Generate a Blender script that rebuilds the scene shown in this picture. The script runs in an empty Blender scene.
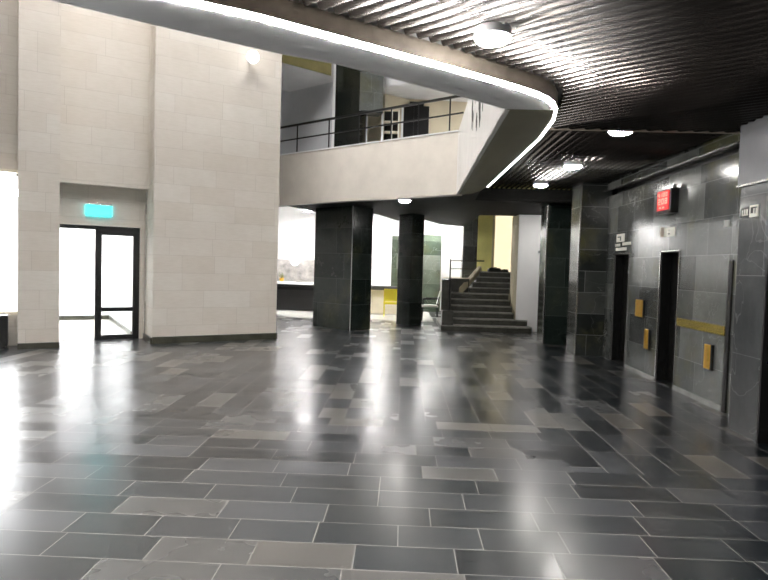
import bpy, bmesh, math, random
from mathutils import Vector, Matrix
random.seed(7)
scene = bpy.context.scene
COL = scene.collection

# ------------------------------------------------------------------ materials
def new_mat(name):
    m = bpy.data.materials.new(name); m.use_nodes = True
    nt = m.node_tree
    return m, nt, nt.nodes['Principled BSDF']

def N(nt, kind, **kw):
    n = nt.nodes.new(kind)
    for k, v in kw.items(): setattr(n, k, v)
    return n

def math_node(nt, op, a, b=None, c=None):
    n = N(nt, 'ShaderNodeMath', operation=op)
    for i, v in enumerate((a, b, c)):
        if v is None: continue
        if isinstance(v, (int, float)): n.inputs[i].default_value = v
        else: nt.links.new(v, n.inputs[i])
    return n.outputs[0]

def noise(nt, vec, scale, detail=4, rough=.6):
    n = N(nt, 'ShaderNodeTexNoise'); n.inputs['Scale'].default_value = scale
    n.inputs['Detail'].default_value = detail; n.inputs['Roughness'].default_value = rough
    if vec is not None: nt.links.new(vec, n.inputs['Vector'])
    return n.outputs['Fac']

def ramp(nt, fac, stops):
    n = N(nt, 'ShaderNodeValToRGB'); el = n.color_ramp.elements
    while len(el) < len(stops): el.new(.5)
    for e, (p, c) in zip(el, stops):
        e.position = p; e.color = (*c, 1)
    nt.links.new(fac, n.inputs[0]); return n.outputs[0]

def mix(nt, fac, a, b, mode='MIX'):
    n = N(nt, 'ShaderNodeMix', data_type='RGBA', blend_type=mode)
    for i, v in ((0, fac), (6, a), (7, b)):
        if isinstance(v, (int, float)): n.inputs[i].default_value = v
        elif isinstance(v, tuple): n.inputs[i].default_value = (*v, 1)
        else: nt.links.new(v, n.inputs[i])
    return n.outputs[2]

def bump(nt, h, bsdf, strength=.1, dist=.01):
    b = N(nt, 'ShaderNodeBump'); b.inputs['Strength'].default_value = strength
    b.inputs['Distance'].default_value = dist
    nt.links.new(h, b.inputs['Height']); nt.links.new(b.outputs[0], bsdf.inputs['Normal'])

def plain(name, col, rough=.5, metal=0., var=.06, scale=3., spec=.5):
    m, nt, b = new_mat(name)
    g = N(nt, 'ShaderNodeNewGeometry')
    f = noise(nt, g.outputs['Position'], scale)
    lo = tuple(c*(1-var) for c in col); hi = tuple(min(1, c*(1+var)) for c in col)
    nt.links.new(ramp(nt, f, [(.3, lo), (.7, hi)]), b.inputs['Base Color'])
    b.inputs['Roughness'].default_value = rough; b.inputs['Metallic'].default_value = metal
    b.inputs['Specular IOR Level'].default_value = spec
    return m

def emit(name, col, strength, base=(.8, .8, .8)):
    m, nt, b = new_mat(name)
    b.inputs['Base Color'].default_value = (*base, 1)
    b.inputs['Emission Color'].default_value = (*col, 1)
    b.inputs['Emission Strength'].default_value = strength
    return m

def wall_coords(nt):
    """running coordinate along any upright face, and the height"""
    g = N(nt, 'ShaderNodeNewGeometry')
    p = N(nt, 'ShaderNodeSeparateXYZ'); nt.links.new(g.outputs['Position'], p.inputs[0])
    n = N(nt, 'ShaderNodeSeparateXYZ'); nt.links.new(g.outputs['True Normal'], n.inputs[0])
    a = math_node(nt, 'MULTIPLY', p.outputs[0], n.outputs[1])
    h = math_node(nt, 'MULTIPLY_ADD', p.outputs[1], math_node(nt, 'MULTIPLY', n.outputs[0], -1), a)
    return g.outputs['Position'], h, p.outputs[2]

def tiles(nt, a, b, row_h, len_min, len_var, gap):
    """running bond with a random length and offset per row -> (random per tile, joint mask)"""
    ra = math_node(nt, 'DIVIDE', a, row_h)
    row = math_node(nt, 'FLOOR', ra)
    w = N(nt, 'ShaderNodeTexWhiteNoise', noise_dimensions='1D'); nt.links.new(row, w.inputs['W'])
    w2 = N(nt, 'ShaderNodeTexWhiteNoise', noise_dimensions='1D')
    nt.links.new(math_node(nt, 'ADD', row, 37.7), w2.inputs['W'])
    ln = math_node(nt, 'MULTIPLY_ADD', w.outputs['Value'], len_var, len_min)
    bb = math_node(nt, 'ADD', math_node(nt, 'DIVIDE', b, ln), math_node(nt, 'MULTIPLY', w2.outputs['Value'], 9.3))
    cell = math_node(nt, 'FLOOR', bb)
    c = N(nt, 'ShaderNodeCombineXYZ'); nt.links.new(row, c.inputs[0]); nt.links.new(cell, c.inputs[1])
    w3 = N(nt, 'ShaderNodeTexWhiteNoise', noise_dimensions='3D'); nt.links.new(c.outputs[0], w3.inputs['Vector'])
    fa = math_node(nt, 'MULTIPLY', math_node(nt, 'FRACT', ra), row_h)
    fb = math_node(nt, 'MULTIPLY', math_node(nt, 'FRACT', bb), ln)
    j = math_node(nt, 'MAXIMUM', math_node(nt, 'LESS_THAN', fa, gap), math_node(nt, 'LESS_THAN', fb, gap))
    return w3.outputs['Value'], j

def floor_mat():
    m, nt, b = new_mat('slate_floor')
    g = N(nt, 'ShaderNodeNewGeometry')
    p = N(nt, 'ShaderNodeSeparateXYZ'); nt.links.new(g.outputs['Position'], p.inputs[0])
    x, y = p.outputs[0], p.outputs[1]
    z1 = math_node(nt, 'GREATER_THAN', y, 6.16)
    z2 = math_node(nt, 'MULTIPLY', math_node(nt, 'GREATER_THAN', x, 1.41), math_node(nt, 'GREATER_THAN', y, 4.76))
    zone = math_node(nt, 'MAXIMUM', z1, z2)
    inv = math_node(nt, 'SUBTRACT', 1., zone)
    a = math_node(nt, 'ADD', math_node(nt, 'MULTIPLY', x, zone), math_node(nt, 'MULTIPLY', y, inv))
    bq = math_node(nt, 'ADD', math_node(nt, 'MULTIPLY', y, zone), math_node(nt, 'MULTIPLY', x, inv))
    r, j = tiles(nt, a, bq, .28, .46, .26, .0065)
    col = ramp(nt, r, [(0, (.003, .005, .007)), (.45, (.008, .012, .016)), (.65, (.032, .036, .042)),
                       (.85, (.045, .045, .044)), (1, (.075, .066, .055))])
    cl = noise(nt, g.outputs['Position'], 1.5, 3, .55)
    col = mix(nt, .55, col, ramp(nt, cl, [(.3, (.5, .52, .55)), (.7, (1., .98, .95))]), 'MULTIPLY')
    col = mix(nt, math_node(nt, 'MULTIPLY', j, math_node(nt, 'MULTIPLY_ADD', cl, 1.3, .1)), col, (.24, .23, .215))
    nt.links.new(col, b.inputs['Base Color'])
    ro = math_node(nt, 'ADD', math_node(nt, 'MULTIPLY_ADD', cl, .16, .22), math_node(nt, 'MULTIPLY', r, .07))
    ro = math_node(nt, 'ADD', ro, math_node(nt, 'MULTIPLY', j, .3))
    nt.links.new(ro, b.inputs['Roughness'])
    b.inputs['Specular IOR Level'].default_value = .35
    nt.links.new(math_node(nt, 'MULTIPLY', math_node(nt, 'MULTIPLY_ADD', j, -.9, 1.), math_node(nt, 'MULTIPLY_ADD', r, .5, .5)), b.inputs['Coat Weight']); b.inputs['Coat IOR'].default_value = 1.55
    nt.links.new(math_node(nt, 'MULTIPLY_ADD', r, .12, math_node(nt, 'MULTIPLY_ADD', cl, .10, .13)), b.inputs['Coat Roughness'])
    return m

def limestone():
    m, nt, b = new_mat('limestone')
    pos, h, z = wall_coords(nt)
    r, j = tiles(nt, z, h, .335, .62, .35, .006)
    col = ramp(nt, r, [(0, (.65, .60, .535)), (.5, (.675, .63, .57)), (1, (.70, .665, .61))])
    cl = noise(nt, pos, 1.3, 8, .7)
    col = mix(nt, .5, col, ramp(nt, cl, [(.3, (.85, .82, .78)), (.7, (1., 1., 1.))]), 'MULTIPLY')
    st = N(nt, 'ShaderNodeMapping'); st.inputs['Scale'].default_value = (1, 1, 9)
    nt.links.new(pos, st.inputs[0])
    col = mix(nt, .25, col, ramp(nt, noise(nt, st.outputs[0], 6, 5), [(.35, (.78, .75, .71)), (.6, (1, 1, 1))]), 'MULTIPLY')
    col = mix(nt, math_node(nt, 'MULTIPLY', j, .45), col, (.33, .29, .25))
    nt.links.new(col, b.inputs['Base Color']); b.inputs['Roughness'].default_value = .55
    bump(nt, math_node(nt, 'SUBTRACT', noise(nt, pos, 25), j), b, .15, .004)
    return m

def dark_stone(name, c0, c1, c2, rough=.06, joint=(.24, .25, .25), rh=.46, lm=.55, lv=.4, olive=.35, jw=.55, vein=.25):
    m, nt, b = new_mat(name)
    pos, h, z = wall_coords(nt)
    r, j = tiles(nt, z, h, rh, lm, lv, .007)
    col = ramp(nt, r, [(0, c0), (.55, c1), (1, c2)])
    cl = noise(nt, pos, 1.6, 7, .7)
    col = mix(nt, .6, col, ramp(nt, cl, [(.3, (.45, .47, .47)), (.7, (1.25, 1.25, 1.22))]), 'MULTIPLY')
    ol = noise(nt, pos, .9, 5, .65)
    col = mix(nt, math_node(nt, 'MULTIPLY', ramp(nt, ol, [(.52, (0, 0, 0)), (.68, (1, 1, 1))]), olive), col, (.10, .095, .03))
    v = N(nt, 'ShaderNodeTexNoise'); v.inputs['Scale'].default_value = 1.1; v.inputs['Detail'].default_value = 3
    v.inputs['Distortion'].default_value = 1.5; nt.links.new(pos, v.inputs['Vector'])
    d = math_node(nt, 'ABSOLUTE', math_node(nt, 'SUBTRACT', v.outputs['Fac'], .5))
    col = mix(nt, math_node(nt, 'MULTIPLY', math_node(nt, 'LESS_THAN', d, .004), vein), col, (.45, .46, .45))
    col = mix(nt, math_node(nt, 'MULTIPLY', j, jw), col, joint)
    nt.links.new(col, b.inputs['Base Color'])
    nt.links.new(math_node(nt, 'MULTIPLY_ADD', cl, .2, rough), b.inputs['Roughness'])
    b.inputs['Specular IOR Level'].default_value = .6
    return m

M = {}
M['floor'] = floor_mat()
M['lime'] = limestone()
M['lobby'] = dark_stone('grey_marble', (.045, .05, .05), (.085, .092, .09), (.14, .147, .14), vein=.10, olive=.6)
M['column'] = dark_stone('black_green_marble', (.010, .016, .014), (.018, .026, .023), (.034, .044, .038), olive=.3, jw=.25, rh=.62, lm=1.2, vein=.03)
M['endcolumn'] = dark_stone('tiled_dark_marble', (.018, .021, .02), (.035, .04, .038), (.07, .075, .07), olive=.8, jw=.8, rh=.40, lm=1.5, vein=.1)
M['blackpillar'] = dark_stone('glossy_black_marble', (.004, .006, .005), (.008, .011, .01), (.016, .02, .018), olive=.1, jw=.1, rh=1.2, lm=1.2, vein=.02)
M['pier'] = dark_stone('slate_marble', (.05, .053, .056), (.07, .075, .08), (.10, .105, .112), olive=.0, jw=.35, rh=.8, lm=1.2, vein=.12)
M['cladding'] = plain('polished_grey_cladding', (.20, .205, .215), .22, .0, .12, 1.5)
M['greenmarble'] = dark_stone('pale_green_marble', (.05, .07, .05), (.09, .115, .085), (.17, .19, .16), olive=.5, rh=.5, lm=1.5)
M['skirt'] = plain('dark_skirting_stone', (.05, .05, .035), .3, 0, .4, 5)
M['paleskirt'] = plain('pale_skirting_stone', (.30, .31, .30), .4, 0, .25, 6)
M['plaster'] = plain('grey_plaster', (.72, .72, .72), .4, 0, .05)
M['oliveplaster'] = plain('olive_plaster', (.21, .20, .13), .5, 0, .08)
M['white'] = plain('white_plaster', (.90, .90, .90), .6, 0, .02)
M['parapet'] = plain('cream_parapet_stone', (.74, .69, .62), .5, 0, .06, 2.5)
M['parapet_white'] = plain('white_parapet_render', (.78, .76, .73), .5, 0, .05, 2.5)
M['soffit'] = plain('black_soffit', (.012, .012, .011), .75, 0, .3, spec=.15)
M['fascia'] = plain('tan_fascia_stone', (.36, .31, .25), .5, 0, .18, 7)
M['ribs'] = plain('brown_black_ribbed_metal', (.034, .029, .026), .27, .9, .35, 2.2)
M['black'] = plain('black_metal', (.012, .012, .012), .35, .2, .1)
M['blackdoor'] = plain('black_lift_door', (.006, .006, .006), .5, 0, .2, spec=.2)
M['steel'] = plain('brushed_steel', (.62, .62, .60), .25, .9, .05)
M['gold'] = plain('brass', (.62, .36, .05), .3, .75, .12, 14)
M['yellow_reflection'] = plain('painted_yellow_reflection', (.42, .33, .06), .22, .85, .2, 6)  # yellow reflection on the polished stone put into a brassy colour
M['yellow'] = plain('yellow_green_paint', (.74, .70, .27), .6, 0, .08)
M['tan'] = plain('tan_paint', (.55, .49, .33), .6, 0, .08)
M['olive'] = plain('olive_fascia', (.16, .14, .05), .6, 0, .15)
M['beige'] = plain('beige_paint', (.62, .55, .40), .6, 0, .1, 1.5)
M['greywall'] = plain('blue_grey_paint', (.60, .61, .63), .6, 0, .03)
M['palefloor'] = plain('pale_floor_tile', (.62, .61, .57), .25, 0, .08, 2)
M['step'] = plain('stair_stone', (.26, .26, .23), .35, 0, .35, 7)
M['stepside'] = plain('stair_riser_stone', (.05, .05, .04), .35, 0, .4, 7)
M['backsplash'] = plain('mottled_grey_marble', (.42, .40, .38), .3, 0, .35, 5)
M['yellowplastic'] = plain('yellow_plastic', (.75, .62, .03), .4)
M['plantgreen'] = plain('olive_leaf', (.20, .22, .06), .5, 0, .3, 20)
M['streak'] = plain('black_streak_stain', (.05, .05, .045), .6)
M['cream'] = plain('cream_laminate', (.78, .72, .58), .4)
M['signwhite'] = plain('white_sign_plastic', (.75, .75, .68), .4)
M['opal'] = plain('white_lamp_rim', (.85, .85, .85), .35)
M['led'] = emit('led_light', (1, .98, .95), 135)
M['recessed'] = emit('added_fill_lamp_glow', (1, .98, .95), 30)
M['led_dim'] = emit('dim_led_light', (1, .98, .95), 5)
M['lamp'] = emit('lamp_diffuser', (1, .97, .92), 50)
M['globe'] = emit('globe_lamp_glass', (1, .98, .95), 1.4)
M['ball'] = emit('opal_ball', (1, 1, 1), 1.2)
M['panel_light'] = emit('added_panel_glow', (1, .98, .96), 34)
M['void_light'] = emit('added_hall_glow', (1, .985, .965), 10.5)
M['upper_light'] = emit('added_upper_glow', (1, .985, .965), 16)
M['bright_light'] = emit('added_side_room_glow', (.98, .99, 1), 9)
M['lit_window'] = emit('lit_frosted_glass', (.96, .98, 1), 3.2)
M['cream_window'] = emit('lit_cream_glass', (1, .86, .56), .42)
M['exit'] = emit('teal_sign_glow', (.02, .62, .68), 2.6, (.1, .6, .6))
M['exit_mark'] = emit('pale_sign_mark', (.35, .95, 1), 2.0)
M['red'] = emit('red_display_ground', (1, 0, 0), .35, (.06, 0, 0))
M['red_mark'] = emit('red_display_digit', (1, .22, .16), 1.0, (.3, .05, .05))
def glass():
    m, nt, b = new_mat('clear_glass')
    b.inputs['Base Color'].default_value = (.98, 1, .99, 1); b.inputs['Transmission Weight'].default_value = 1
    b.inputs['Roughness'].default_value = 0; b.inputs['IOR'].default_value = 1.06
    return m
M['glass'] = glass()

# ------------------------------------------------------------------ geometry helpers
def bm_prism(bm, poly, z0, z1):
    """upright prism over a plan polygon; z0/z1 numbers or per-corner lists"""
    n = len(poly)
    a = z0 if isinstance(z0, (list, tuple)) else [z0]*n
    b = z1 if isinstance(z1, (list, tuple)) else [z1]*n
    lo = [bm.verts.new((p[0], p[1], a[i])) for i, p in enumerate(poly)]
    hi = [bm.verts.new((p[0], p[1], b[i])) for i, p in enumerate(poly)]
    bm.faces.new(lo[::-1]); bm.faces.new(hi)
    for i in range(n):
        k = (i+1) % n
        bm.faces.new((lo[i], lo[k], hi[k], hi[i]))

def bm_box(bm, x0, x1, y0, y1, z0, z1):
    bm_prism(bm, [(x0, y0), (x1, y0), (x1, y1), (x0, y1)], z0, z1)

def bm_bar(bm, p, q, w, h=None):
    """square bar from p to q"""
    h = h or w
    p, q = Vector(p), Vector(q); d = (q-p).normalized()
    s = d.cross(Vector((0, 0, 1)))
    if s.length < 1e-3: s = Vector((1, 0, 0))
    s.normalize(); t = s.cross(d)
    vs = []
    for c in (p, q):
        vs.append([bm.verts.new(c + s*a*w/2 + t*b_*h/2) for a, b_ in ((-1, -1), (1, -1), (1, 1), (-1, 1))])
    bm.faces.new(vs[0][::-1]); bm.faces.new(vs[1])
    for i in range(4):
        k = (i+1) % 4
        bm.faces.new((vs[0][i], vs[0][k], vs[1][k], vs[1][i]))

def bm_lathe(bm, prof, c=(0, 0, 0), seg=32):
    """profile of (radius, z) turned about a vertical axis at c"""
    rings = []
    for r, z in prof:
        if r < 1e-5: rings.append([bm.verts.new((c[0], c[1], c[2]+z))])
        else: rings.append([bm.verts.new((c[0]+r*math.cos(2*math.pi*i/seg), c[1]+r*math.sin(2*math.pi*i/seg), c[2]+z)) for i in range(seg)])
    for a, b in zip(rings, rings[1:]):
        for i in range(seg):
            k = (i+1) % seg
            if len(a) == 1 and len(b) == 1: continue
            if len(a) == 1: bm.faces.new((a[0], b[k], b[i]))
            elif len(b) == 1: bm.faces.new((a[i], a[k], b[0]))
            else: bm.faces.new((a[i], a[k], b[k], b[i]))

def obj(name, bm, mat, parent=None, smooth=False, bevel=0):
    bmesh.ops.remove_doubles(bm, verts=bm.verts, dist=1e-6)
    bmesh.ops.recalc_face_normals(bm, faces=bm.faces)
    me = bpy.data.meshes.new(name); bm.to_mesh(me); bm.free()
    me.materials.append(M[mat])
    if smooth:
        for p in me.polygons: p.use_smooth = True
    o = bpy.data.objects.new(name, me); COL.objects.link(o)
    if parent: o.parent = parent; o.matrix_parent_inverse = Matrix.Translation(-Vector(parent.location))
    if bevel:
        bv = o.modifiers.new('bevel', 'BEVEL'); bv.width = bevel; bv.segments = 2; bv.limit_method = 'ANGLE'
    return o

def tag(o, label, cat=None, group=None, kind=None):
    o['label'] = label
    if cat: o['category'] = cat
    if group: o['group'] = group
    if kind: o['kind'] = kind
    return o

def empty(name, loc, label, cat, group=None, kind=None):
    o = bpy.data.objects.new(name, None); COL.objects.link(o); o.location = loc
    o.empty_display_size = .1
    return tag(o, label, cat, group, kind)

def struct(name, bm, mat, label, cat, **kw):
    return tag(obj(name, bm, mat, **kw), label, cat, kind='structure')

def prism(poly, z0, z1):
    bm = bmesh.new(); bm_prism(bm, poly, z0, z1); return bm
def box(*a):
    bm = bmesh.new(); bm_box(bm, *a); return bm
def boxes(*l):
    bm = bmesh.new()
    for a in l: bm_box(bm, *a)
    return bm

# frame of the long limestone wall: s runs along it to the right, d goes into it
P0 = Vector((-4.67, 11.09)); U = Vector((2.06, 1.32)).normalized(); V = Vector((-U.y, U.x))
def W(s, d): p = P0 + U*s + V*d; return (p.x, p.y)
def wpoly(s0, s1, d0, d1): return [W(s0, d0), W(s1, d0), W(s1, d1), W(s0, d1)]

# ------------------------------------------------------------------ floor
struct('floor', box(-16, 8, -7, 24, -.2, 0), 'floor', 'dark polished slate tile floor of the lobby', 'floor')
struct('floor_back', prism([(-7.5, 24), (-3.3, 17.4), (.2, 17.4), (.95, 17.4), (.95, 24)], 0, .004), 'palefloor',
       'pale tiled floor in the bright room behind the columns', 'floor')

# ------------------------------------------------------------------ limestone wall on the left
TOP = 11.0
struct('wall_left', prism(wpoly(0, 2.45, 0, .8), 0, TOP), 'lime', 'tall pale limestone block wall right of the glass door', 'wall')
struct('pillar_left', prism(wpoly(-2.16, -1.54, 0, 1.0), 0, TOP), 'lime', 'tall pale limestone pier left of the glass door', 'pillar')
struct('wall_above_door', prism(wpoly(-1.54, 0, .66, 1.3), 2.95, TOP), 'lime', 'recessed limestone wall high above the glass door', 'wall')
struct('lintel_door', prism(wpoly(-1.54, 0, .86, 1.3), 2.2, 2.95), 'lime', 'limestone lintel carrying the teal sign above the glass door', 'lintel')
struct('wall_far_left', prism(wpoly(-9, -2.16, .5, .9), 3.08, TOP), 'lime', 'shaded limestone wall above the lit window at far left', 'wall')
struct('wall_far_left_lower', prism(wpoly(-9, -2.16, .5, .9), 0, .55), 'lime', 'low limestone wall under the lit window at far left', 'wall')
struct('wall_far_left_end', prism(wpoly(-9, -4.4, .45, .9), .55, 3.08), 'lime', 'limestone wall left of the lit window', 'wall')
struct('baseboard_left', prism(wpoly(0, 2.47, -.03, 0), 0, .13), 'skirt', 'dark stone skirting along the tall limestone wall', 'skirting')
struct('baseboard_pillar', prism(wpoly(-2.16, -1.535, -.03, 0), 0, .10), 'skirt', 'dark stone skirting at the foot of the limestone pier', 'skirting')
struct('baseboard_door', prism(wpoly(-.03, 0, 0, .9), 0, .11), 'skirt', 'dark stone skirting in the door recess', 'skirting')

struct('wall_door_jamb', prism(wpoly(-.10, 0, .86, 1.3), 0, 2.2), 'lime', 'narrow limestone jamb right of the glass door', 'wall')

# lit window at far left
w1 = empty('window_1', (*W(-3.3, .5), .55), 'bright frosted window at the far left edge beside the limestone pier', 'window', kind='structure')
obj('pane', prism(wpoly(-4.4, -2.2, .60, .62), .6, 3.03), 'lit_window', w1)
bm = bmesh.new()
bm_prism(bm, wpoly(-4.4, -2.16, .5, .66), .55, .6); bm_prism(bm, wpoly(-4.4, -2.16, .5, .66), 3.03, 3.08)
obj('frame', bm, 'cream', w1)
rc = empty('radiator_cabinet', (*W(-2.65, .3), 0), 'black cabinet on the floor below the lit window at far left', 'cabinet')
obj('body', prism(wpoly(-3.3, -2.3, .1, .46), .05, .57), 'black', rc, bevel=.01)
obj('plinth', prism(wpoly(-3.26, -2.34, .14, .46), 0, .05), 'black', rc)

# glass door
d1 = empty('door_1', (*W(-.77, .95), 0), 'black framed glass door standing open in the limestone recess', 'door', kind='structure')
bm = bmesh.new()
bm_prism(bm, wpoly(-1.54, -.10, .90, .98), 2.13, 2.2)
bm_prism(bm, wpoly(-.15, -.10, .90, .98), 0, 2.13)
bm_prism(bm, wpoly(-1.54, -1.51, .90, .98), 0, 2.13)
obj('frame', bm, 'black', d1)
a0, a1 = W(-.90, .90), W(-.15, .92)
def sash(s0, s1, z0, z1, dd=.03):
    d = (Vector(a1)-Vector(a0)); L = d.length; d.normalize(); n = Vector((-d.y, d.x))
    p = Vector(a0)
    q = [p+d*s0-n*dd/2, p+d*s1-n*dd/2, p+d*s1+n*dd/2, p+d*s0+n*dd/2]
    return [(v.x, v.y) for v in q], z0, z1
L = (Vector(a1)-Vector(a0)).length
bm = bmesh.new()
for r in ((0, .115, .0, 2.13), (L-.07, L, .0, 2.13), (.115, L-.07, 2.03, 2.13), (.115, L-.07, .55, .63), (.115, L-.07, .0, .09)):
    bm_prism(bm, *sash(*r, .05))
lf = obj('leaf', bm, 'black', d1)
bm = bmesh.new()
bm_prism(bm, *sash(.115, L-.07, .09, .55, .008)); bm_prism(bm, *sash(.115, L-.07, .63, 2.03, .008))
obj('glass_pane', bm, 'glass', lf)
bm = bmesh.new(); q = sash(.05, .07, 0, 1, .13)[0]; bm_prism(bm, q, .85, 1.15)
obj('handle', bm, 'black', lf)

# bright room behind the glass door
struct('floor_side_room', prism(wpoly(-4.2, -.1, 1.0, 5.1), 0, .006), 'palefloor', 'pale floor of the white room behind the glass door', 'floor')
struct('wall_side_room_back', prism(wpoly(-4.2, 0, 5.1, 5.25), 0, 3), 'white', 'white back wall seen through the open glass door', 'wall')
struct('wall_side_room_right', prism(wpoly(-.15, 0, 1.3, 5.1), 0, 3), 'white', 'white side wall seen through the glass of the door', 'wall')
struct('wall_side_room_left', prism(wpoly(-4.35, -4.2, .9, 5.25), 0, 3), 'white', 'white left wall of the room behind the glass door', 'wall')
struct('ceiling_side_room', prism(wpoly(-4.35, 0, 1.3, 5.25), 2.94, 3.06), 'white', 'white ceiling of the room behind the glass door', 'ceiling')
bm = bmesh.new(); bm_prism(bm, wpoly(-4.2, -.17, 5.05, 5.1), .006, .11); bm_prism(bm, wpoly(-.19, -.15, 1.35, 5.05), .006, .09)
struct('baseboard_side_room', bm, 'skirt', 'grey skirting along the white room behind the glass door', 'skirting')
sl = empty('added_light_panel', (*W(-1.6, 3.2), 2.94), 'added square light panel in the white room behind the glass door', 'added light')  # panel added to make the room behind the door bright
obj('diffuser', prism(wpoly(-2.3, -.9, 2.5, 3.9), 2.90, 2.93), 'bright_light', sl)
obj('frame', prism(wpoly(-2.35, -.85, 2.45, 3.95), 2.925, 2.94), 'opal', sl)

# teal sign above the door
ex = empty('exit_sign', (*W(-.84, .87), 2.34), 'glowing teal sign plate on the limestone lintel above the glass door', 'sign')
obj('plate', prism(wpoly(-1.07, -.62, .82, .845), 2.39, 2.585), 'exit', ex)
obj('housing', prism(wpoly(-1.06, -.63, .78, .86), 2.585, 2.62), 'steel', ex)
# round wall lamp high on the limestone wall
wl = empty('wall_lamp', (*W(1.78, 0), 5.6), 'glowing round lamp high on the tall limestone wall', 'wall lamp')
c = W(1.76, -.25)
bm = bmesh.new(); bm_lathe(bm, [(0, -.125), (.062, -.108), (.108, -.062), (.125, 0), (.108, .062), (.062, .108), (0, .125)], (c[0], c[1], 5.60), 24)
obj('globe', bm, 'globe', wl, smooth=True)
obj('mount', prism(wpoly(1.73, 1.79, -.14, 0), 5.56, 5.64), 'steel', wl)

# ------------------------------------------------------------------ curved slab edge, light strip, soffits
OUT = [(-6.5, -.32), (-1.3, 3.27), (-.87, 3.52), (-.17, 4.02), (.28, 4.34), (.69, 4.65), (.88, 4.80), (1.01, 4.915), (1.12, 5.035), (1.21, 5.18),
       (1.28, 5.36), (1.345, 5.7), (1.40, 6.5), (1.40, 10.45), (1.36, 11.0), (1.26, 11.4), (1.12, 11.62)]
INN = [(1.03, 11.62), (.90, 5.38), (.85, 5.35), (.38, 4.95), (-.06, 4.61), (-.51, 4.26), (-.87, 4.07), (-1.51, 3.63), (-1.98, 3.29), (-6.5, .06)]
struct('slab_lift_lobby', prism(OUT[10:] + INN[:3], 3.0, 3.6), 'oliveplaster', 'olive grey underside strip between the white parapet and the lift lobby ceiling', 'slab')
struct('slab_edge', prism(OUT[:11] + INN[2:], 3.0, 3.6), 'plaster', 'grey underside of the curved upper floor edge round the open hall', 'slab')
def offset(pts, w):
    """plan polyline moved w to its right-hand side"""
    res = []
    for i, p in enumerate(pts):
        a = Vector(pts[max(0, i-1)]); b = Vector(pts[min(len(pts)-1, i+1)]); d = (b-a).normalized()
        res.append((p[0]+d.y*w, p[1]-d.x*w))
    return res
CURVE = OUT[:11]
struct('trim_fascia', prism(offset(CURVE, -.005) + offset(CURVE, .03)[::-1], 3.022, 3.15), 'fascia', 'tan stone band above the light strip on the curved edge', 'fascia')
LEDC = OUT[:14]; o1 = offset(LEDC, .03)
ls = empty('light_strip', (0, 4.1, 3.0), 'long white light strip along the curved edge of the upper floor', 'light strip')
obj('diffuser', prism(offset(CURVE, .006) + offset(CURVE, .03)[::-1], 2.995, 3.022), 'led', ls)
TAIL = OUT[10:14]
tag(obj('edge_diffuser', prism(offset(TAIL, .006) + offset(TAIL, .03)[::-1], 2.995, 3.022), 'led_dim', ls), 'dimmer straight run of the light strip')

struct('ceiling_back', prism([(-9, 19.34), (-2.908, 14.796), (1.112, 11.796), (1.26, 11.42), (1.36, 11.02), (1.45, 12.5), (4.4, 12.5), (4.4, 16.0), (2.0, 16.0), (2.0, 20.5),
        (1.2, 19.9), (.65, 18.2), (.35, 17.4), (-.2, 18.7), (-.7, 16.8), (-1.0, 15.9), (-2.25, 17.0), (-2.9, 14.9), (-8, 18.7)], 3.0, 3.3), 'soffit',
       'black soffit under the balcony and over the columns', 'ceiling')
struct('ceiling_back_room', box(-10, 2.4, 14.9, 24, 3.31, 3.5), 'white', 'white ceiling of the bright room behind the columns', 'ceiling')

# ------------------------------------------------------------------ ribbed ceilings
RD = Vector((.79, -.613)).normalized(); RW = Vector((-RD.y, RD.x))
PROF = [(0, 0.), (.10, .004), (.2, .020), (.3, .045), (.42, .058), (.55, .058), (.67, .045), (.77, .02), (.88, .004)]
def ribbed(name, rows, z, label):
    """rows: (start, end) points of each line across the ribs, with its own height"""
    bm = bmesh.new(); prev = None
    for a, b, h in rows:
        cur = [bm.verts.new((a[0], a[1], z+h)), bm.verts.new((b[0], b[1], z+h))]
        if prev: bm.faces.new((prev[0], prev[1], cur[1], cur[0]))
        prev = cur
    o = obj(name, bm, 'ribs', smooth=True)
    so = o.modifiers.new('sheet', 'SOLIDIFY'); so.thickness = .004; so.offset = 1
    return tag(o, label, 'ceiling', kind='structure')
FB = [Vector(p) for p in offset(OUT[:14], .075)]
fw = [(p.dot(RW), p.dot(RD)) for p in FB]
def fascia_v(w):
    if w <= fw[0][0]: return fw[0][1]
    for (w0, v0), (w1, v1) in zip(fw, fw[1:]):
        if w0 <= w <= w1: return v0 + (v1-v0)*(w-w0)/(w1-w0)
    return -99
rows = []; PITCH = .101; k = 0; w = -4.2
while w < 7.4:
    for f, h in PROF:
        ww = w + f*PITCH
        v0 = max(fascia_v(ww), (RW.y*ww - 6.6)/(-RD.y), )
        v1 = min((4.0 - RW.x*ww)/RD.x, (RW.y*ww + 6.5)/(-RD.y))
        if v1 > v0 + .02:
            a = RW*ww + RD*v0; b = RW*ww + RD*v1
            rows.append((a, b, h))
    w += PITCH
ribbed('ceiling_ribbed_near', rows, 3.122, 'dark ribbed metal ceiling overhead with ribs running diagonally')
rows = []; x = 1.47
while x < 4.1:
    for f, h in PROF: rows.append(((x+f*PITCH, 6.64), (x+f*PITCH, 12.48), h))
    x += PITCH
ribbed('ceiling_ribbed_lift_lobby', rows, 3.24, 'dark ribbed metal ceiling over the lift lobby with ribs running away')
struct('slab_above_ribs', prism(FB_ := [(p.x, p.y) for p in FB] + [(1.47, 12.5), (4.4, 12.5), (4.4, -6.5), (-6.9, -6.5)], 3.33, 3.6), 'soffit',
       'dark slab closing the space above the ribbed ceilings', 'slab')
struct('trim_1', box(1.46, 4.0, 6.60, 6.64, 3.122, 3.30), 'fascia', 'narrow strip where the two ribbed ceilings meet', 'ceiling trim')
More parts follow.
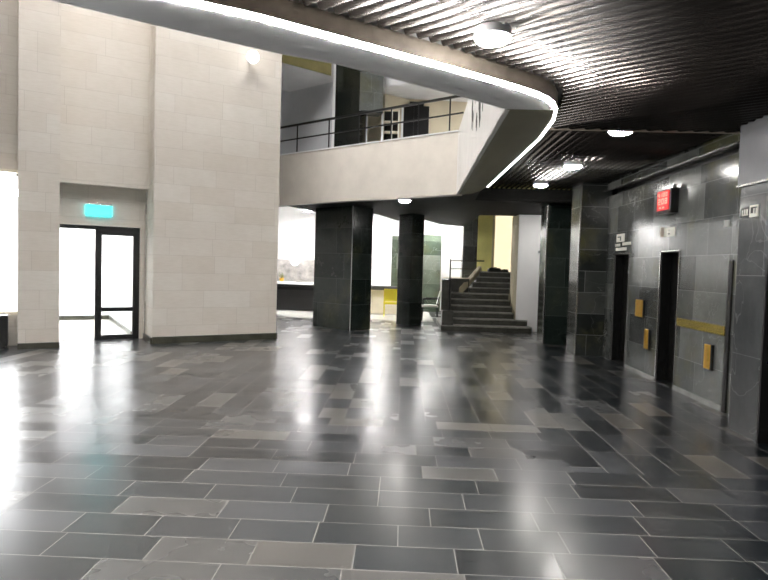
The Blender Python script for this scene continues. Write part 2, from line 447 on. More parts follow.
struct('trim_3', box(1.40, 3.8, 12.46, 12.5, 3.255, 3.30), 'yellow', 'thin yellow strip at the far end of the lift lobby ceiling', 'ceiling trim')

# round ceiling lamps
def lamp_bms(r):
    a = bmesh.new(); bm_lathe(a, [(0, .075), (r, .075), (r, .02), (r*.96, .02), (r*.96, .07)], seg=36)
    b = bmesh.new(); bm_lathe(b, [(r*.955, .03), (r*.93, .008), (r*.8, -.008), (r*.5, -.018), (0, -.022)], seg=36)
    return a, b
def lamp(loc, r, label, proto=None):
    o = empty('ceiling_lamp', loc, label, 'ceiling lamp', 'round ceiling lamps')
    a, b = lamp_bms(r)
    for nm, m_, mt in (('rim', a, 'opal'), ('diffuser', b, 'lamp')):
        q = obj(nm, m_, mt, None, smooth=(nm == 'diffuser')); q.parent = o
    return o
lamp((.53, 3.93, 3.058), .118, 'round white lamp on the diagonal ribbed ceiling beside the curved edge')
lamp((2.42, 6.95, 3.175), .135, 'round white lamp nearest the viewer on the lift lobby ceiling')
lamp((2.55, 9.32, 3.175), .135, 'second round white lamp along the lift lobby ceiling')
lamp((2.55, 11.47, 3.175), .135, 'farthest round white lamp on the lift lobby ceiling beside the yellow strip')
for p, lab in (((-2.2, .3, 3.065), 'added square fill lamp left of the viewer on the ribbed ceiling'), ((-4.6, -1.6, 3.065), 'added square fill lamp far left behind the viewer'), ((.6, -1.8, 3.065), 'added square fill lamp behind the viewer on the ribbed ceiling')):  # unseen lamps added to light the door recess and walls from the front
    o = empty('added_fill_lamp', p, lab, 'ceiling lamp')
    a = obj('diffuser', box(-.3, .3, -.3, .3, .05, .07), 'recessed', None); a.parent = o
    a = obj('frame', boxes((-.33, -.3, -.33, .33, 0, .08), (.3, .33, -.33, .33, 0, .08), (-.3, .3, -.33, -.3, 0, .08), (-.3, .3, .3, .33, 0, .08)), 'opal', None); a.parent = o
lamp((3.52, 14.5, 2.935), .125, 'added round fill lamp under the black soffit hidden behind the right column')  # unseen lamp added to brighten the white wall by the stairs
lamp((0, 12.54, 2.935), .125, 'round white lamp under the black soffit below the balcony')

# ------------------------------------------------------------------ balcony
B = Vector((-3.04, 14.62)); D = Vector((.98, 11.62)); BD = (D-B).normalized(); BN = Vector((-BD.y, BD.x))
def Bp(s, d): p = B + BD*s + BN*d; return (p.x, p.y)
LB = (D-B).length
struct('balcony_parapet', prism([Bp(-5, 0), Bp(LB, 0), Bp(LB+.1, .0), Bp(LB, .22), Bp(-5, .22)], 3.0, 4.2), 'parapet',
       'cream balcony parapet above the dark columns', 'parapet')
struct('trim_13', prism([Bp(-5, -.015), Bp(LB, -.015), Bp(LB, .22), Bp(-5, .22)], 4.2, 4.225), 'white', 'white coping on the cream balcony parapet', 'coping')
pr = struct('balcony_parapet_return', prism([(.98, 11.62), (.85, 5.35), (.90, 5.38), (1.03, 11.62)], 3.0, 4.2), 'parapet_white',
       'white side parapet running towards the viewer, marked with black streaks', 'parapet')
bm = bmesh.new()
def streak(y, z0, z1, w):
    x = .85 + .13*(y-5.35)/(11.62-5.35)
    n = 7; L_, R_ = [], []
    for i in range(n+1):
        t = i/n; ww = 2.0*w*(.35+.65*math.sin(math.pi*min(1, t*1.05+.05)))*random.uniform(.6, 1.1)
        c_ = y + random.uniform(-.02, .02) - .05*t
        zz = z1 + (z0-z1)*t
        L_.append(bm.verts.new((x-.003-.0, c_-ww, zz))); R_.append(bm.verts.new((x-.003, c_+ww, zz)))
    for i in range(n): bm.faces.new((L_[i], R_[i], R_[i+1], L_[i+1]))
for a in ((8.65, 3.55, 3.98, .05), (8.5, 3.5, 3.8, .03), (7.95, 3.38, 3.62, .05), (7.65, 3.5, 3.9, .06), (7.55, 3.33, 3.7, .05), (7.25, 3.45, 3.7, .03), (7.1, 3.55, 3.7, .025), (8.25, 3.8, 3.98, .025)):
    streak(*a)
obj('black_streak', bm, 'streak', pr)
struct('floor_balcony', prism([Bp(-5, .2), Bp(LB+.1, .2), (1.4, 11), (4.4, 12.5), (4.4, 24), (-10, 24)], 3.51, 3.65), 'plaster', 'upper floor behind the balcony parapet', 'floor')

rl = empty('balcony_railing', (*Bp(2, .1), 4.2), 'thin dark metal railing on top of the balcony parapet', 'railing')
def rail(nm, s0, s1, z, w):
    bm = bmesh.new(); bm_bar(bm, (*Bp(s0, .1), z), (*Bp(s1, .1), z), w); return obj(nm, bm, 'black', rl)
rail('top_rail', -4, LB+.04, 4.90, .045); rail('middle_rail', -4, LB+.04, 4.57, .028)
for s in (-.9, .45, 1.5, 2.4, 3.3, 4.0, 4.75):
    bm = bmesh.new(); bm_bar(bm, (*Bp(s, .1), 4.2), (*Bp(s, .1), 4.9), .028); obj('post', bm, 'black', rl)

# upper lobby behind the balcony
up = [(-9.5, 8.6), (-2.94, 14.12), (-1.93, 15.0), (-1.90, 15.6), (-.62, 15.9), (2.2, 13.85), (4.6, 12.0), (4.6, 24), (-10, 24)]
up[0] = (-3.7, 13.4)
struct('ceiling_upper_lobby', prism([(-3.7, 13.46)] + up[1:8] + [(-6, 24), (-6, 16)], 6.25, 7.5), 'plaster', 'grey ceiling of the upper floor behind the balcony', 'ceiling')
bm = bmesh.new(); e = Vector((-1.9, 15.01))-Vector((-2.94, 14.12)); e.normalize(); en = Vector((e.y, -e.x))
q = [Vector((-3.7, 13.46)), Vector((-1.93, 15.0))]
bm_prism(bm, [tuple(q[0]), tuple(q[1]), tuple(q[1]+en*.03), tuple(q[0]+en*.03)], 6.25, 7.45)
struct('trim_4', bm, 'olive', 'olive fascia board above the upper floor ceiling edge', 'fascia')
def upw(p, q, t): # slab wall from p to q, thickness t to the back
    p, q = Vector(p), Vector(q); d = (q-p).normalized(); n = Vector((-d.y, d.x))
    return [tuple(p), tuple(q), tuple(q+n*t), tuple(p+n*t)]
struct('wall_upper_left', prism(upw((-3.22, 16.47), (-1.93, 15.50), .2), 3.65, 6.25), 'greywall', 'pale blue grey wall on the upper floor behind the railing', 'wall')
struct('wall_upper_side', prism(upw((-5.2, 15.0), (-3.22, 16.47), .2), 3.65, 6.25), 'greywall', 'shaded grey side wall at the left end of the upper floor', 'wall')
struct('trim_5', prism(upw((-1.95, 15.52), (-1.86, 15.45), .1), 3.65, 6.8), 'white', 'thin white edge post beside the black upper pillar', 'corner trim')
struct('pillar_upper', prism(upw((-1.86, 15.46), (-1.22, 15.30), .6), 3.65, 7.4), 'blackpillar', 'black polished stone pillar on the upper floor', 'pillar')
struct('beam_upper', prism(upw((-1.22, 15.30), (-.63, 15.5), .4), 5.48, 7.4), 'lobby', 'dark grey stone panel hanging beside the upper pillar', 'beam')
struct('wall_upper_right', prism([(-2.0, 17.6), (-.62, 16.45), (-.05, 16.9), (4.6, 17.5), (4.6, 17.8), (-.05, 17.2), (-.62, 16.75), (-1.8, 17.9)], 3.65, 6.25), 'beige', 'beige wall on the upper floor behind the railing', 'wall')
struct('trim_6', prism(upw((-1.10, 15.9), (-1.04, 15.9), .05), 3.65, 5.5), 'white', 'white door jamb beside the black upper pillar', 'door trim')
struct('trim_7', prism(upw((-.68, 15.9), (-.62, 15.9), .05), 3.65, 5.6), 'white', 'white door jamb right of the hanging stone panel', 'door trim')
d2 = empty('door_2', (.25, 16.85, 3.65), 'dark arched door in the beige upper floor wall', 'door', kind='structure')
dd = [( -.1, 16.82), (.60, 16.90)]
bm = bmesh.new(); pq = upw(dd[0], dd[1], .05)
bm_prism(bm, pq, 3.65, 6.05)
m0 = Vector(dd[0]).lerp(Vector(dd[1]), .22); m1 = Vector(dd[0]).lerp(Vector(dd[1]), .78)
bm_prism(bm, upw(m0, m1, .05), 6.05, 6.16)
obj('leaf', bm, 'blackdoor', d2)
bm = bmesh.new(); a = Vector(dd[0]).lerp(Vector(dd[1]), .40); bm_bar(bm, (a.x, a.y-.02, 3.7), (a.x, a.y-.02, 6.0), .02)
obj('meeting_stile', bm, 'black', d2)
bm = bmesh.new(); a = Vector(dd[0]); bm_bar(bm, (a.x-.04, a.y-.03, 3.65), (a.x-.04, a.y-.03, 6.0), .06)
obj('jamb', bm, 'white', d2)
sh = empty('shelf_rack', (-.40, 16.3, 3.65), 'dark open shelf rack with pale rails left of the arched upper door', 'shelf')
bm = boxes((-.62, -.25, 16.35, 16.38, 3.65, 5.75)); obj('back_panel', bm, 'blackdoor', sh)
for z in (4.35, 4.6, 4.9, 5.15, 5.42): obj('shelf', box(-.62, -.23, 16.1, 16.36, z, z+.022), 'cream', sh)
for x in (-.42, -.24): obj('upright', box(x, x+.03, 16.08, 16.12, 3.65, 5.72), 'signwhite', sh)

# hall roof with unseen light panels added to light the hall
struct('ceiling_hall', box(-16, 8, -7, 24.2, 11.0, 11.2), 'white', 'white roof high over the open hall', 'ceiling')
HL = [(-6.2, 8.2), (-4.4, 6.2), (-2.6, 8.0), (-4.2, 9.7), (-1.2, 10.4), (-2.8, 11.6), (-.6, 7.4), (-2.2, 5.2)]
for i, (x, y) in enumerate(HL):
    o = empty('added_hall_light', (x, y, 10.94), 'added square light panel on the roof high over the open hall', 'added light', 'added light panels on the hall roof')
    a = obj('diffuser', box(-.75, .75, -.75, .75, 0, .03), 'void_light', None); a.parent = o
    a = obj('frame', boxes((-.78, -.75, -.78, .78, -.005, .06), (.75, .78, -.78, .78, -.005, .06), (-.75, .75, -.78, -.75, -.005, .06), (-.75, .75, .75, .78, -.005, .06)), 'opal', None); a.parent = o

for x, y in ((1.6, 15.0), (2.6, 15.6)):  # panels added out of view to brighten the upper lobby
    o = empty('added_light_panel', (x, y, 6.25), 'added square light panel on the grey ceiling of the upper floor', 'added light', 'added light panels on the upper floor ceiling')
    a = obj('diffuser', box(-.25, .25, -.25, .25, -.03, -.008), 'upper_light', None); a.parent = o
    a = obj('frame', box(-.28, .28, -.28, .28, -.012, 0), 'opal', None); a.parent = o

# ------------------------------------------------------------------ columns on the ground floor
def col(name, p1, p2, p3, label, mat='column', z=3.0):
    p4 = (p1[0]+p3[0]-p2[0], p1[1]+p3[1]-p2[1])
    return struct(name, prism([p1, p2, p3, p4], 0, z), mat, label, 'column', bevel=.006)
col('column_left', (-2.26, 15.24), (-1.23, 14.36), (-.77, 14.9), 'widest black polished stone column under the balcony')
col('column_middle', (-.14, 16.47), (.21, 16.03), (.55, 16.42), 'slim black polished stone column under the lamp')
struct('column_right', box(3.04, 3.58, 12.93, 13.5, 0, 3.0), 'column', 'black polished stone column beside the white wall', 'column', bevel=.006)
struct('column_lift', box(3.28, 3.86, 11.35, 11.95, 0, 3.25), 'endcolumn', 'dark tiled stone column at the far end of the lift wall', 'column', bevel=.006)
struct('wall_behind_columns', box(3.9, 4.1, 11.9, 15.6, 0, 3.0), 'column', 'dark stone wall deep between the right hand columns', 'wall')
bm = bmesh.new(); bm_bar(bm, (-1.23, 14.357, .0), (-1.23, 14.357, 3.0), .02)
struct('trim_2', bm, 'paleskirt', 'pale corner strip on the widest black column', 'corner trim')
bm = bmesh.new(); bm_bar(bm, (3.04, 12.925, .0), (3.04, 12.925, 3.0), .022); 
struct('trim_8', bm, 'steel', 'steel corner strip on the column beside the white wall', 'corner trim')
bm = bmesh.new(); bm_bar(bm, (3.28, 11.345, .0), (3.28, 11.345, 3.25), .022)
struct('trim_9', bm, 'steel', 'steel corner strip on the column at the end of the lift wall', 'corner trim')

# ------------------------------------------------------------------ lift wall
WX = 3.8
struct('wall_right', boxes((WX, 4.4, 5.9, 8.37, 0, 3.0), (WX, 4.4, 9.0, 10.20, 0, 3.0), (WX, 4.4, 10.93, 11.36, 0, 3.0), (WX, 4.4, 8.37, 9.0, 1.93, 3.0), (WX, 4.4, 10.20, 10.93, 1.93, 3.0)),
       'lobby', 'grey marble wall with the two lift doors', 'wall')
struct('wall_right_band', box(WX-.04, 4.4, 5.9, 11.95, 3.11, 3.3), 'lobby', 'grey stone band above the lift wall under the ribbed ceiling', 'wall')
struct('wall_right_groove', box(WX+.15, 4.4, 5.9, 11.36, 3.0, 3.11), 'black', 'dark groove between the lift wall and the band above', 'wall')
struct('trim_10', box(WX-.055, WX, 6.3, 11.6, 3.095, 3.115), 'steel', 'steel edge line above the lift wall', 'wall trim')
struct('baseboard_right', boxes((WX-.025, WX, 7.12, 8.36, 0, .06), (WX-.02, WX, 9.01, 10.19, 0, .05)), 'paleskirt', 'pale stone skirting along the lift wall', 'skirting')
for i, (y0, y1, lab) in enumerate(((8.37, 9.0, 'nearer black lift door under the red display'), (10.20, 10.93, 'farther black lift door beside the dark end column'))):
    o = empty('door_%d' % (3+i), (WX, (y0+y1)/2, 0), lab, 'lift door', kind='structure')
    ym = (y0+y1)/2
    obj('panel', box(WX+.16, WX+.20, y0, ym-.004, 0.01, 1.93), 'blackdoor', o)
    obj('panel', box(WX+.16, WX+.20, ym+.004, y1, 0.01, 1.93), 'blackdoor', o)
    bm = boxes((WX+.012, WX+.16, y1-.03, y1, 0, 1.93), (WX+.012, WX+.16, y0, y0+.012, 0, 1.93), (WX+.012, WX+.16, y0, y1, 1.90, 1.93))
    obj('lining', bm, 'blackdoor', o)
    bm = boxes((WX-.012, WX+.012, y1-.022, y1, 0, 1.93), (WX-.012, WX+.012, y0, y0+.012, 0, 1.93), (WX-.012, WX+.012, y0, y1, 1.912, 1.93))
    obj('frame', bm, 'steel', o)
    obj('sill', box(WX-.01, WX+.2, y0+.012, y1-.022, 0, .012), 'black', o)
# painted yellow reflection, then the brass plates
bs = obj('yellow_reflection_strip', box(WX-.012, WX+.005, 7.13, 8.35, .89, 1.0), 'yellow_reflection'); tag(bs, 'yellow reflection painted as a wide strip across the lift wall right of the nearer lift door', 'painted reflection')  # reflection on the glossy lift wall, shaped as a brassy strip
def plate(name, y0, y1, z0, z1, lab, btn=True, cat='call panel'):
    o = empty(name, (WX, (y0+y1)/2, z0), lab, cat)
    obj('cover', box(WX-.022, WX+.005, y0, y1, z0, z1), 'gold', o, bevel=.003)
    obj('side_edge', box(WX-.03, WX, y0-.03, y0-.002, z0-.01, z1+.01), 'black', o)
    if btn:
        for z in (.35, .62):
            zz = z0+(z1-z0)*z
            bm = bmesh.new(); yc = (y0+y1)/2
            vs = [bm.verts.new((WX-.022, yc+.022*math.cos(t*math.pi/8), zz+.022*math.sin(t*math.pi/8))) for t in range(16)]
            f = bm.faces.new(vs); r_ = bmesh.ops.extrude_face_region(bm, geom=[f])
            bmesh.ops.translate(bm, vec=(-.008, 0, 0), verts=[v for v in r_['geom'] if isinstance(v, bmesh.types.BMVert)])
            obj('button', bm, 'gold', o)
plate('call_panel', 7.39, 7.56, .44, .74, 'brass call panel low on the lift wall nearest the big pier')
plate('call_panel', 9.24, 9.42, .43, .73, 'brass call panel low on the wall between the two lift doors', cat='call panel')
plate('brass_plaque', 9.50, 9.82, .90, 1.17, 'shiny brass plaque between the lift doors, above the call panel', False, 'plaque')
# red display
rd = empty('digital_display', (WX-.04, 8.73, 2.47), 'red glowing digital display high on the lift wall', 'display')
obj('casing', box(WX-.11, WX+.005, 8.50, 8.95, 2.45, 2.80), 'black', rd, bevel=.006)
obj('screen', box(WX-.118, WX-.108, 8.55, 8.93, 2.50, 2.775), 'red', rd)
SEG = {'0': 'abcdef', '1': 'bc', '2': 'abged', '4': 'fgbc', '8': 'abcdefg'}
def digit(ch, yr, z0, w, h, t, bm):
    """seven segment digit; y decreases to the reader's right"""
    x0, x1 = WX-.122, WX-.117
    s = {'a': (0, w, h-t, h), 'd': (0, w, 0, t), 'g': (0, w, h/2-t/2, h/2+t/2), 'f': (0, t, h/2, h), 'e': (0, t, 0, h/2), 'b': (w-t, w, h/2, h), 'c': (w-t, w, 0, h/2)}
    for k in SEG[ch]:
        a, b, c_, d_ = s[k]; bm_box(bm, x0, x1, yr-b, yr-a, z0+c_, z0+d_)
for txt, yr, dy, z0, w, h, t in (('4100', 8.90, .083, 2.69, .055, .06, .012), ('208', 8.89, .11, 2.585, .075, .085, .016)):
    for i, ch in enumerate(txt):
        bm = bmesh.new(); digit(ch, yr-dy*i, z0, w, h, t, bm); obj('digit', bm, 'red_mark', rd)
for y in (8.85, 8.74): obj('bar_mark', box(WX-.122, WX-.117, y-.06, y, 2.525, 2.55), 'red_mark', rd)
bm = bmesh.new(); bm_bar(bm, (WX-.06, 8.52, 2.80), (WX-.06, 8.52, 2.84), .05); obj('bracket', bm, 'steel', rd)
# white signs over the lift doors
sg = empty('lift_sign', (WX, 8.76, 2.13), 'white sign plate above the nearer lift door', 'sign')
obj('plate', box(WX-.012, WX, 8.55, 8.90, 2.13, 2.26), 'signwhite', sg)
obj('mark', boxes((WX-.015, WX-.011, 8.70, 8.76, 2.155, 2.18), (WX-.015, WX-.011, 8.72, 8.74, 2.205, 2.23)), 'black', sg)
obj('hinge_block', box(WX-.03, WX, 8.90, 8.98, 2.13, 2.27), 'fascia', sg)
sg = empty('lift_sign', (WX, 10.6, 2.05), 'cluster of small cream sign plates above the farther lift door', 'sign')
obj('plate', box(WX-.012, WX, 10.48, 10.85, 2.13, 2.27), 'signwhite', sg)
obj('mark', boxes((WX-.015, WX-.011, 10.62, 10.78, 2.205, 2.225), (WX-.015, WX-.011, 10.62, 10.66, 2.15, 2.22)), 'black', sg)
obj('plate', box(WX-.012, WX, 10.68, 10.90, 2.05, 2.10), 'signwhite', sg)
obj('plate', box(WX-.012, WX, 10.17, 10.55, 2.065, 2.115), 'signwhite', sg)
obj('plate', box(WX-.012, WX, 10.36, 10.86, 1.975, 2.03), 'signwhite', sg)

# ------------------------------------------------------------------ big pier at the right edge
PX = 3.45
struct('pillar_right', boxes((PX, 4.4, 5.82, 6.32, 0, 3.3), (PX, 4.4, 4.9, 5.82, 1.78, 3.3), (PX, 4.4, -6.5, 4.9, 0, 3.3)), 'pier', 'large dark slate pier at the right edge of the lobby', 'pillar')
struct('wall_pier_cladding', box(PX-.03, PX, 3.0, 6.33, 2.52, 3.16), 'cladding', 'smooth light grey cladding on the upper part of the right pier', 'wall')
struct('trim_11', box(PX-.036, PX, 3.0, 6.34, 2.505, 2.522), 'steel', 'bright edge line under the pier cladding', 'wall trim')
d5 = empty('door_5', (PX+.2, 5.36, 0), 'black doorway in the right pier at the picture edge', 'door', kind='structure')
obj('leaf', box(PX+.12, PX+.16, 4.9, 5.82, 0, 1.78), 'blackdoor', d5)
bm = boxes((PX-.005, PX+.12, 5.79, 5.82, 0, 1.78)); obj('frame', bm, 'black', d5)
struct('trim_12', box(WX-.02, WX, 7.02, 7.10, 0, 1.78), 'black', 'black upright strip where the lift wall meets the pier', 'wall trim')
ws = empty('wall_sign', (PX, 6.12, 2.18), 'small black and white sign on the right pier', 'sign')
obj('plate', box(PX-.012, PX, 6.13, 6.28, 2.19, 2.29), 'black', ws)
obj('plate', box(PX-.012, PX, 5.985, 6.125, 2.185, 2.30), 'signwhite', ws)
obj('mark', boxes((PX-.016, PX-.011, 6.235, 6.255, 2.21, 2.265), (PX-.016, PX-.011, 6.195, 6.215, 2.21, 2.27), (PX-.016, PX-.011, 6.15, 6.18, 2.21, 2.27), (PX-.016, PX-.011, 6.145, 6.255, 2.205, 2.22)), 'signwhite', ws)
obj('mark', boxes((PX-.016, PX-.011, 6.06, 6.10, 2.22, 2.28), (PX-.016, PX-.011, 6.02, 6.032, 2.215, 2.265), (PX-.016, PX-.011, 6.0, 6.06, 2.268, 2.28)), 'black', ws)
tg = obj('notice_plate', box(WX-.012, WX+.005, 7.15, 7.27, 2.17, 2.25), 'paleskirt'); tag(tg, 'small grey notice plate on the lift wall beside the right pier', 'sign')

# ------------------------------------------------------------------ stairs
st = empty('staircase', (2.1, 15.1, 0), 'dark stone staircase rising to a landing beside the white wall', 'stairs', kind='structure')
def step(bm_parts, z0, z1):
    bm = bmesh.new(); bt = bmesh.new()
    for x0, x1, y0, y1 in bm_parts:
        bm_box(bm, x0, x1, y0+.012, y1, z0, z1-.03); bm_box(bt, x0, x1, y0, y1, z1-.03, z1)
    o = obj('step', bm, 'stepside', st); obj('tread', bt, 'step', o)
for k in range(6):
    y0 = 15.1+.3*k
    parts = [(1.28, 2.93, y0, 17.3)]
    if k == 0: parts = [(1.0, 2.93, y0-.05, 17.3), (2.93, 3.28, y0, 15.53)]
    if k == 1: parts.append((2.93, 3.22, y0, 15.53))
    step(parts, .15*k+.0005, .15*(k+1))
for k in range(6, 10):
    y0 = 17.0+.3*(k-6)
    step([(1.88+.14*(k-6), 3.4, y0, 18.6 if k < 9 else 20.4)], .15*k+.0005, .15*(k+1))
sw = empty('stair_wall', (1.15, 15.5, 0), 'dark stone side wall and plinth left of the stairs', 'wall', kind='structure')
obj('plinth', box(1.02, 1.30, 15.06, 15.5, .15, .5), 'stepside', sw, bevel=.01)
obj('side_panel', prism([(1.02, 15.5), (1.27, 15.5), (1.27, 17.45), (1.17, 17.45)], 0, 1.28), 'stepside', sw)
obj('back_panel', box(1.27, 1.92, 17.32, 17.45, 0, 1.28), 'stepside', sw)
obj('coping', boxes((1.17, 1.92, 17.28, 17.47, 1.28, 1.31)), 'cream', sw)
bm = bmesh.new(); bm_prism(bm, [(1.70, 16.95), (2.38, 18.25), (2.28, 18.30), (1.60, 17.0)], [.9, 1.45, 1.45, .9], [1.02, 1.66, 1.66, 1.02])
obj('sloping_stringer', bm, 'tan', sw)
hr = empty('stair_handrail', (1.22, 15.4, .5), 'thin black metal handrail at the left of the stairs', 'handrail')
bm = bmesh.new(); bm_bar(bm, (1.21, 15.35, .5), (1.21, 15.35, 1.79), .035); obj('post', bm, 'black', hr)
bm = bmesh.new(); bm_bar(bm, (1.21, 15.35, 1.79), (1.40, 17.38, 1.79), .035); bm_bar(bm, (1.40, 17.38, 1.79), (2.45, 18.3, 1.82), .035); obj('top_rail', bm, 'black', hr)
bm = bmesh.new(); bm_bar(bm, (1.21, 15.35, 1.56), (1.40, 17.38, 1.56), .025); bm_bar(bm, (1.40, 17.38, 1.56), (2.1, 18.0, 1.57), .025); obj('middle_rail', bm, 'black', hr)
struct('wall_white', box(2.95, 4.4, 15.55, 16.5, 0, 3.0), 'white', 'plain white wall block at the right of the stairs', 'wall')
struct('wall_stair_side', box(2.94, 2.949, 15.6, 16.5, 0, 3.0), 'tan', 'tan painted side of the white wall facing the stairs', 'wall')
wp = empty('wall_plate', (3.53, 15.54, 2.05), 'small dark plate on the plain white wall', 'sign')
obj('plate', box(3.46, 3.58, 15.535, 15.55, 2.03, 2.085), 'black', wp); obj('knob', box(3.585, 3.62, 15.53, 15.55, 2.05, 2.07), 'steel', wp)
struct('wall_yellow', box(2.34, 2.98, 20.4, 20.6, 0, 5), 'yellow', 'yellow green painted wall above the stair landing', 'wall')
struct('wall_stair_far', boxes((2.98, 3.04, 20.35, 20.6, 0, 5), (3.7, 6, 20.4, 20.6, 0, 5), (3.04, 3.7, 20.4, 20.6, 0, 1.5)), 'tan', 'tan wall around the lit cream window at the stair top', 'wall')
w2 = empty('window_2', (3.35, 20.5, 1.5), 'tall lit cream window at the top of the stairs', 'window', kind='structure')
obj('pane', box(3.04, 3.7, 20.48, 20.5, 1.5, 4.0), 'cream_window', w2)
obj('frame', boxes((3.04, 3.07, 20.42, 20.5, 1.5, 4.0), (3.67, 3.7, 20.42, 20.5, 1.5, 4.0)), 'cream', w2)
struct('ceiling_stair', box(2.0, 6, 16.0, 20.6, 4.9, 5.05), 'white', 'ceiling high over the stair landing', 'ceiling')
cl = empty('added_light_panel', (2.9, 18.4, 4.85), 'added light panel over the stair landing', 'added light')  # unseen panel added to light the stair landing
obj('diffuser', box(2.5, 3.3, 18.0, 18.8, 4.82, 4.85), 'panel_light', cl)
obj('frame', box(2.46, 3.34, 17.96, 18.84, 4.85, 4.9), 'opal', cl)
# dark bundles lying on the landing
def blob(cx, cy, cz, rx, ry, rz, seed):
    rnd = random.Random(seed); bm = bmesh.new()
    bmesh.ops.create_icosphere(bm, subdivisions=3, radius=1)
    for v in bm.verts:
        k = 1+.22*math.sin(5*v.co.x+seed)*math.cos(6*v.co.y-seed)+rnd.uniform(-.05, .05)
        v.co = Vector((cx+v.co.x*rx*k, cy+v.co.y*ry*k, cz+max(-.5, v.co.z)*rz*k))
    return bm
for lab, a in (('larger crumpled black bundle on the stair landing', (2.80, 18.45, 1.545, .20, .13, .09, 1)), ('smaller crumpled black bundle at the right on the stair landing', (3.12, 18.5, 1.53, .12, .1, .06, 5))):
    tag(obj('crumpled_bundle', blob(*a), 'black', smooth=True), lab, 'bundle', 'bundles on the stair landing')

# ------------------------------------------------------------------ bright room behind the columns
struct('wall_back', box(-10, 2.4, 22.0, 22.2, 0, 3.31), 'white', 'white back wall of the bright room behind the columns', 'wall')
struct('wall_back_counter', boxes((-7, -1.4, 20.9, 21.05, 1.72, 3.31), ), 'white', 'white upper wall over the counter', 'wall')
struct('wall_backsplash', box(-7, -1.4, 20.86, 21.05, 0, 1.72), 'backsplash', 'mottled grey marble wall panel behind the counter', 'wall')
struct('wall_back_left', box(-7.4, -7.0, 18.2, 22, 0, 3.31), 'white', 'white left wall of the bright room', 'wall')
struct('column_grey', box(1.92, 2.38, 19.5, 20.0, 0, 3.31), 'lobby', 'grey marble column behind the stair railing', 'column')
struct('column_green', box(.70, 1.34, 21.2, 21.9, .0, 2.72), 'greenmarble', 'pale green marble panel right of the slim black column', 'column')
struct('column_glass', box(-.40, -.08, 20.6, 20.9, .85, 2.62), 'greenmarble', 'narrow green grey pillar just left of the slim black column', 'column')
ct = empty('counter', (-3.6, 20, 0), 'black fronted counter with a white top left of the widest column', 'counter')
obj('front_panel', box(-5.6, -2.4, 19.9, 20.4, .02, .88), 'black', ct)
obj('worktop', box(-5.6, -2.4, 19.85, 20.45, .88, .96), 'white', ct, bevel=.005)
obj('groove_strip', box(-5.6, -2.4, 19.885, 19.9, .70, .80), 'blackdoor', ct)
bl = empty('ball_lamp', (-3.73, 20.7, 1.66), 'white ball lamp on the wall above the black counter', 'lamp')
bm = bmesh.new(); r = .155
bm_lathe(bm, [(r*math.sin(t*math.pi/12) if 0 < t < 12 else 0, -r*math.cos(t*math.pi/12)) for t in range(13)], (-3.73, 20.68, 1.66), 24)
obj('globe', bm, 'ball', bl, smooth=True); obj('mount', box(-3.77, -3.69, 20.8, 20.87, 1.62, 1.70), 'steel', bl)
pl = empty('potted_plant', (-4.08, 20.15, .96), 'small potted plant at the left end of the counter top', 'plant')
bm = bmesh.new(); bm_lathe(bm, [(0, 0), (.06, 0), (.08, .12), (.07, .12), (0, .1)], (-4.08, 20.15, .96), 16); obj('pot', bm, 'gold', pl)
bm = bmesh.new()
for i in range(26):
    t = random.uniform(0, 6.28); e_ = random.uniform(.3, 1.2); L_ = random.uniform(.12, .24); p = Vector((-4.08, 20.15, 1.07))
    d = Vector((math.cos(t)*math.cos(e_), math.sin(t)*math.cos(e_), math.sin(e_))); s = d.cross(Vector((0, 0, 1))).normalized()*.022
    v = [bm.verts.new(p), bm.verts.new(p+d*L_*.5+s), bm.verts.new(p+d*L_), bm.verts.new(p+d*L_*.5-s)]; bm.faces.new(v)
obj('foliage', bm, 'plantgreen', pl)
tr = tag(obj('serving_tray', box(-3.55, -3.0, 19.95, 20.3, .96, .985), 'backsplash', bevel=.004), 'flat grey tray lying on the counter top', 'tray')
dk = empty('reception_desk', (-.6, 19.6, 0), 'cream desk with a dark top between the two black columns', 'desk')
obj('desk_top', box(-1.7, -.05, 19.4, 20.1, .80, .92), 'streak', dk, bevel=.006)
obj('front_panel', box(-1.65, -.1, 19.5, 20.0, .02, .80), 'cream', dk)
def chair(name, x, y, rot, seatm, frm, lab):
    o = empty(name, (x, y, 0), lab, 'chair'); o.rotation_euler.z = rot
    def pt(nm, bm, m_):
        q = obj(nm, bm, m_, None, bevel=0); q.parent = o; return q
    pt('seat', box(-.24, .24, -.24, .24, .40, .46), seatm)
    bm = bmesh.new(); bm_prism(bm, [(-.23, .2), (.23, .2), (.23, .25), (-.23, .25)], .5, .88)
    for v in bm.verts:
        if v.co.z > .6: v.co.y += .09
    pt('backrest', bm, seatm)
    for sx in (-.22, .22):
        for sy in (-.21, .21):
            bm = bmesh.new(); bm_bar(bm, (sx, sy*1.12, 0), (sx, sy, .41), .03); pt('leg', bm, frm)
        bm = bmesh.new(); bm_bar(bm, (sx, -.22, .41), (sx, -.2, .64), .03); bm_bar(bm, (sx, -.22, .64), (sx, .22, .66), .035); bm_bar(bm, (sx, .2, .42), (sx, .26, .72), .03)
        pt('armrest', bm, frm)
chair('side_chair', -.33, 18.8, math.pi, 'yellowplastic', 'yellowplastic', 'yellow chair in front of the desk beside the slim black column')
chair('armchair', .84, 17.95, -math.pi/2, 'signwhite', 'black', 'black framed armchair with pale seat left of the stairs')
BLX = [(-4.6, 18.6), (-2.9, 19.2), (-.6, 18.4), (.6, 20.4), (-1.6, 21.5), (1.5, 20.9)]
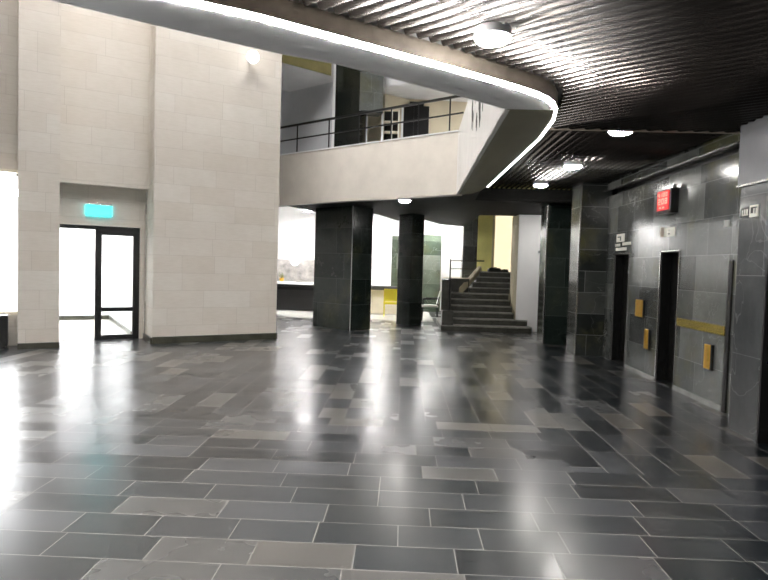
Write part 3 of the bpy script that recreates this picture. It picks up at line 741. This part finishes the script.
for x, y in BLX:  # panels added out of view to flood the back room with light
    o = empty('added_light_panel', (x, y, 3.31), 'added square light panel in the white ceiling behind the columns', 'added light', 'added light panels behind the columns')
    a = obj('diffuser', box(-.3, .3, -.3, .3, -.03, -.008), 'panel_light', None); a.parent = o
    a = obj('frame', box(-.33, .33, -.33, .33, -.012, 0), 'opal', None); a.parent = o

# ------------------------------------------------------------------ closing walls behind the viewer
struct('wall_rear', box(-16, 8, -7.2, -6.5, 0, TOP), 'lobby', 'dark stone wall behind the viewer', 'wall')
struct('wall_outer_left', box(-16.2, -12.2, -7, 24, 0, TOP), 'lime', 'limestone outer wall far to the left', 'wall')
struct('wall_outer_right', box(4.6, 5.2, -7, 24, 0, TOP), 'lobby', 'outer wall behind the lift shafts', 'wall')
struct('wall_outer_back', box(-16, 8, 24, 24.3, 0, TOP), 'white', 'outer wall at the far end of the building', 'wall')

# ------------------------------------------------------------------ camera, world, view
R = ((.99909, -.02989, -.03016), (.03160, .04005, .99870), (.02858, .99875, -.04095))
cam_d = bpy.data.cameras.new('camera'); cam = bpy.data.objects.new('camera', cam_d); COL.objects.link(cam)
cam_d.sensor_fit = 'HORIZONTAL'; cam_d.sensor_width = 36; cam_d.lens = 36*600/768
cam_d.clip_start = .05; cam_d.clip_end = 200
rt = Vector((R[0][0], R[1][0], R[2][0])).normalized(); fw_ = Vector((R[0][2], R[1][2], R[2][2])).normalized()
upv = rt.cross(fw_).normalized()
cam.matrix_world = Matrix(((rt.x, upv.x, -fw_.x, 0), (rt.y, upv.y, -fw_.y, 0), (rt.z, upv.z, -fw_.z, 1.6), (0, 0, 0, 1)))
scene.camera = cam
wd = bpy.data.worlds.new('world'); scene.world = wd; wd.use_nodes = True
wd.node_tree.nodes['Background'].inputs[0].default_value = (.5, .52, .55, 1)
wd.node_tree.nodes['Background'].inputs[1].default_value = .05
vs = scene.view_settings
vs.view_transform = 'Standard'; vs.look = 'None'; vs.gamma = 1; vs.use_curve_mapping = False
vs.exposure = 1.34
scene.cycles.sample_clamp_indirect = 8.0
scene.cycles.use_adaptive_sampling = False
scene.cycles.use_denoising = True
scene.cycles.denoising_prefilter = 'FAST'
scene.cycles.denoising_input_passes = 'RGB_ALBEDO'
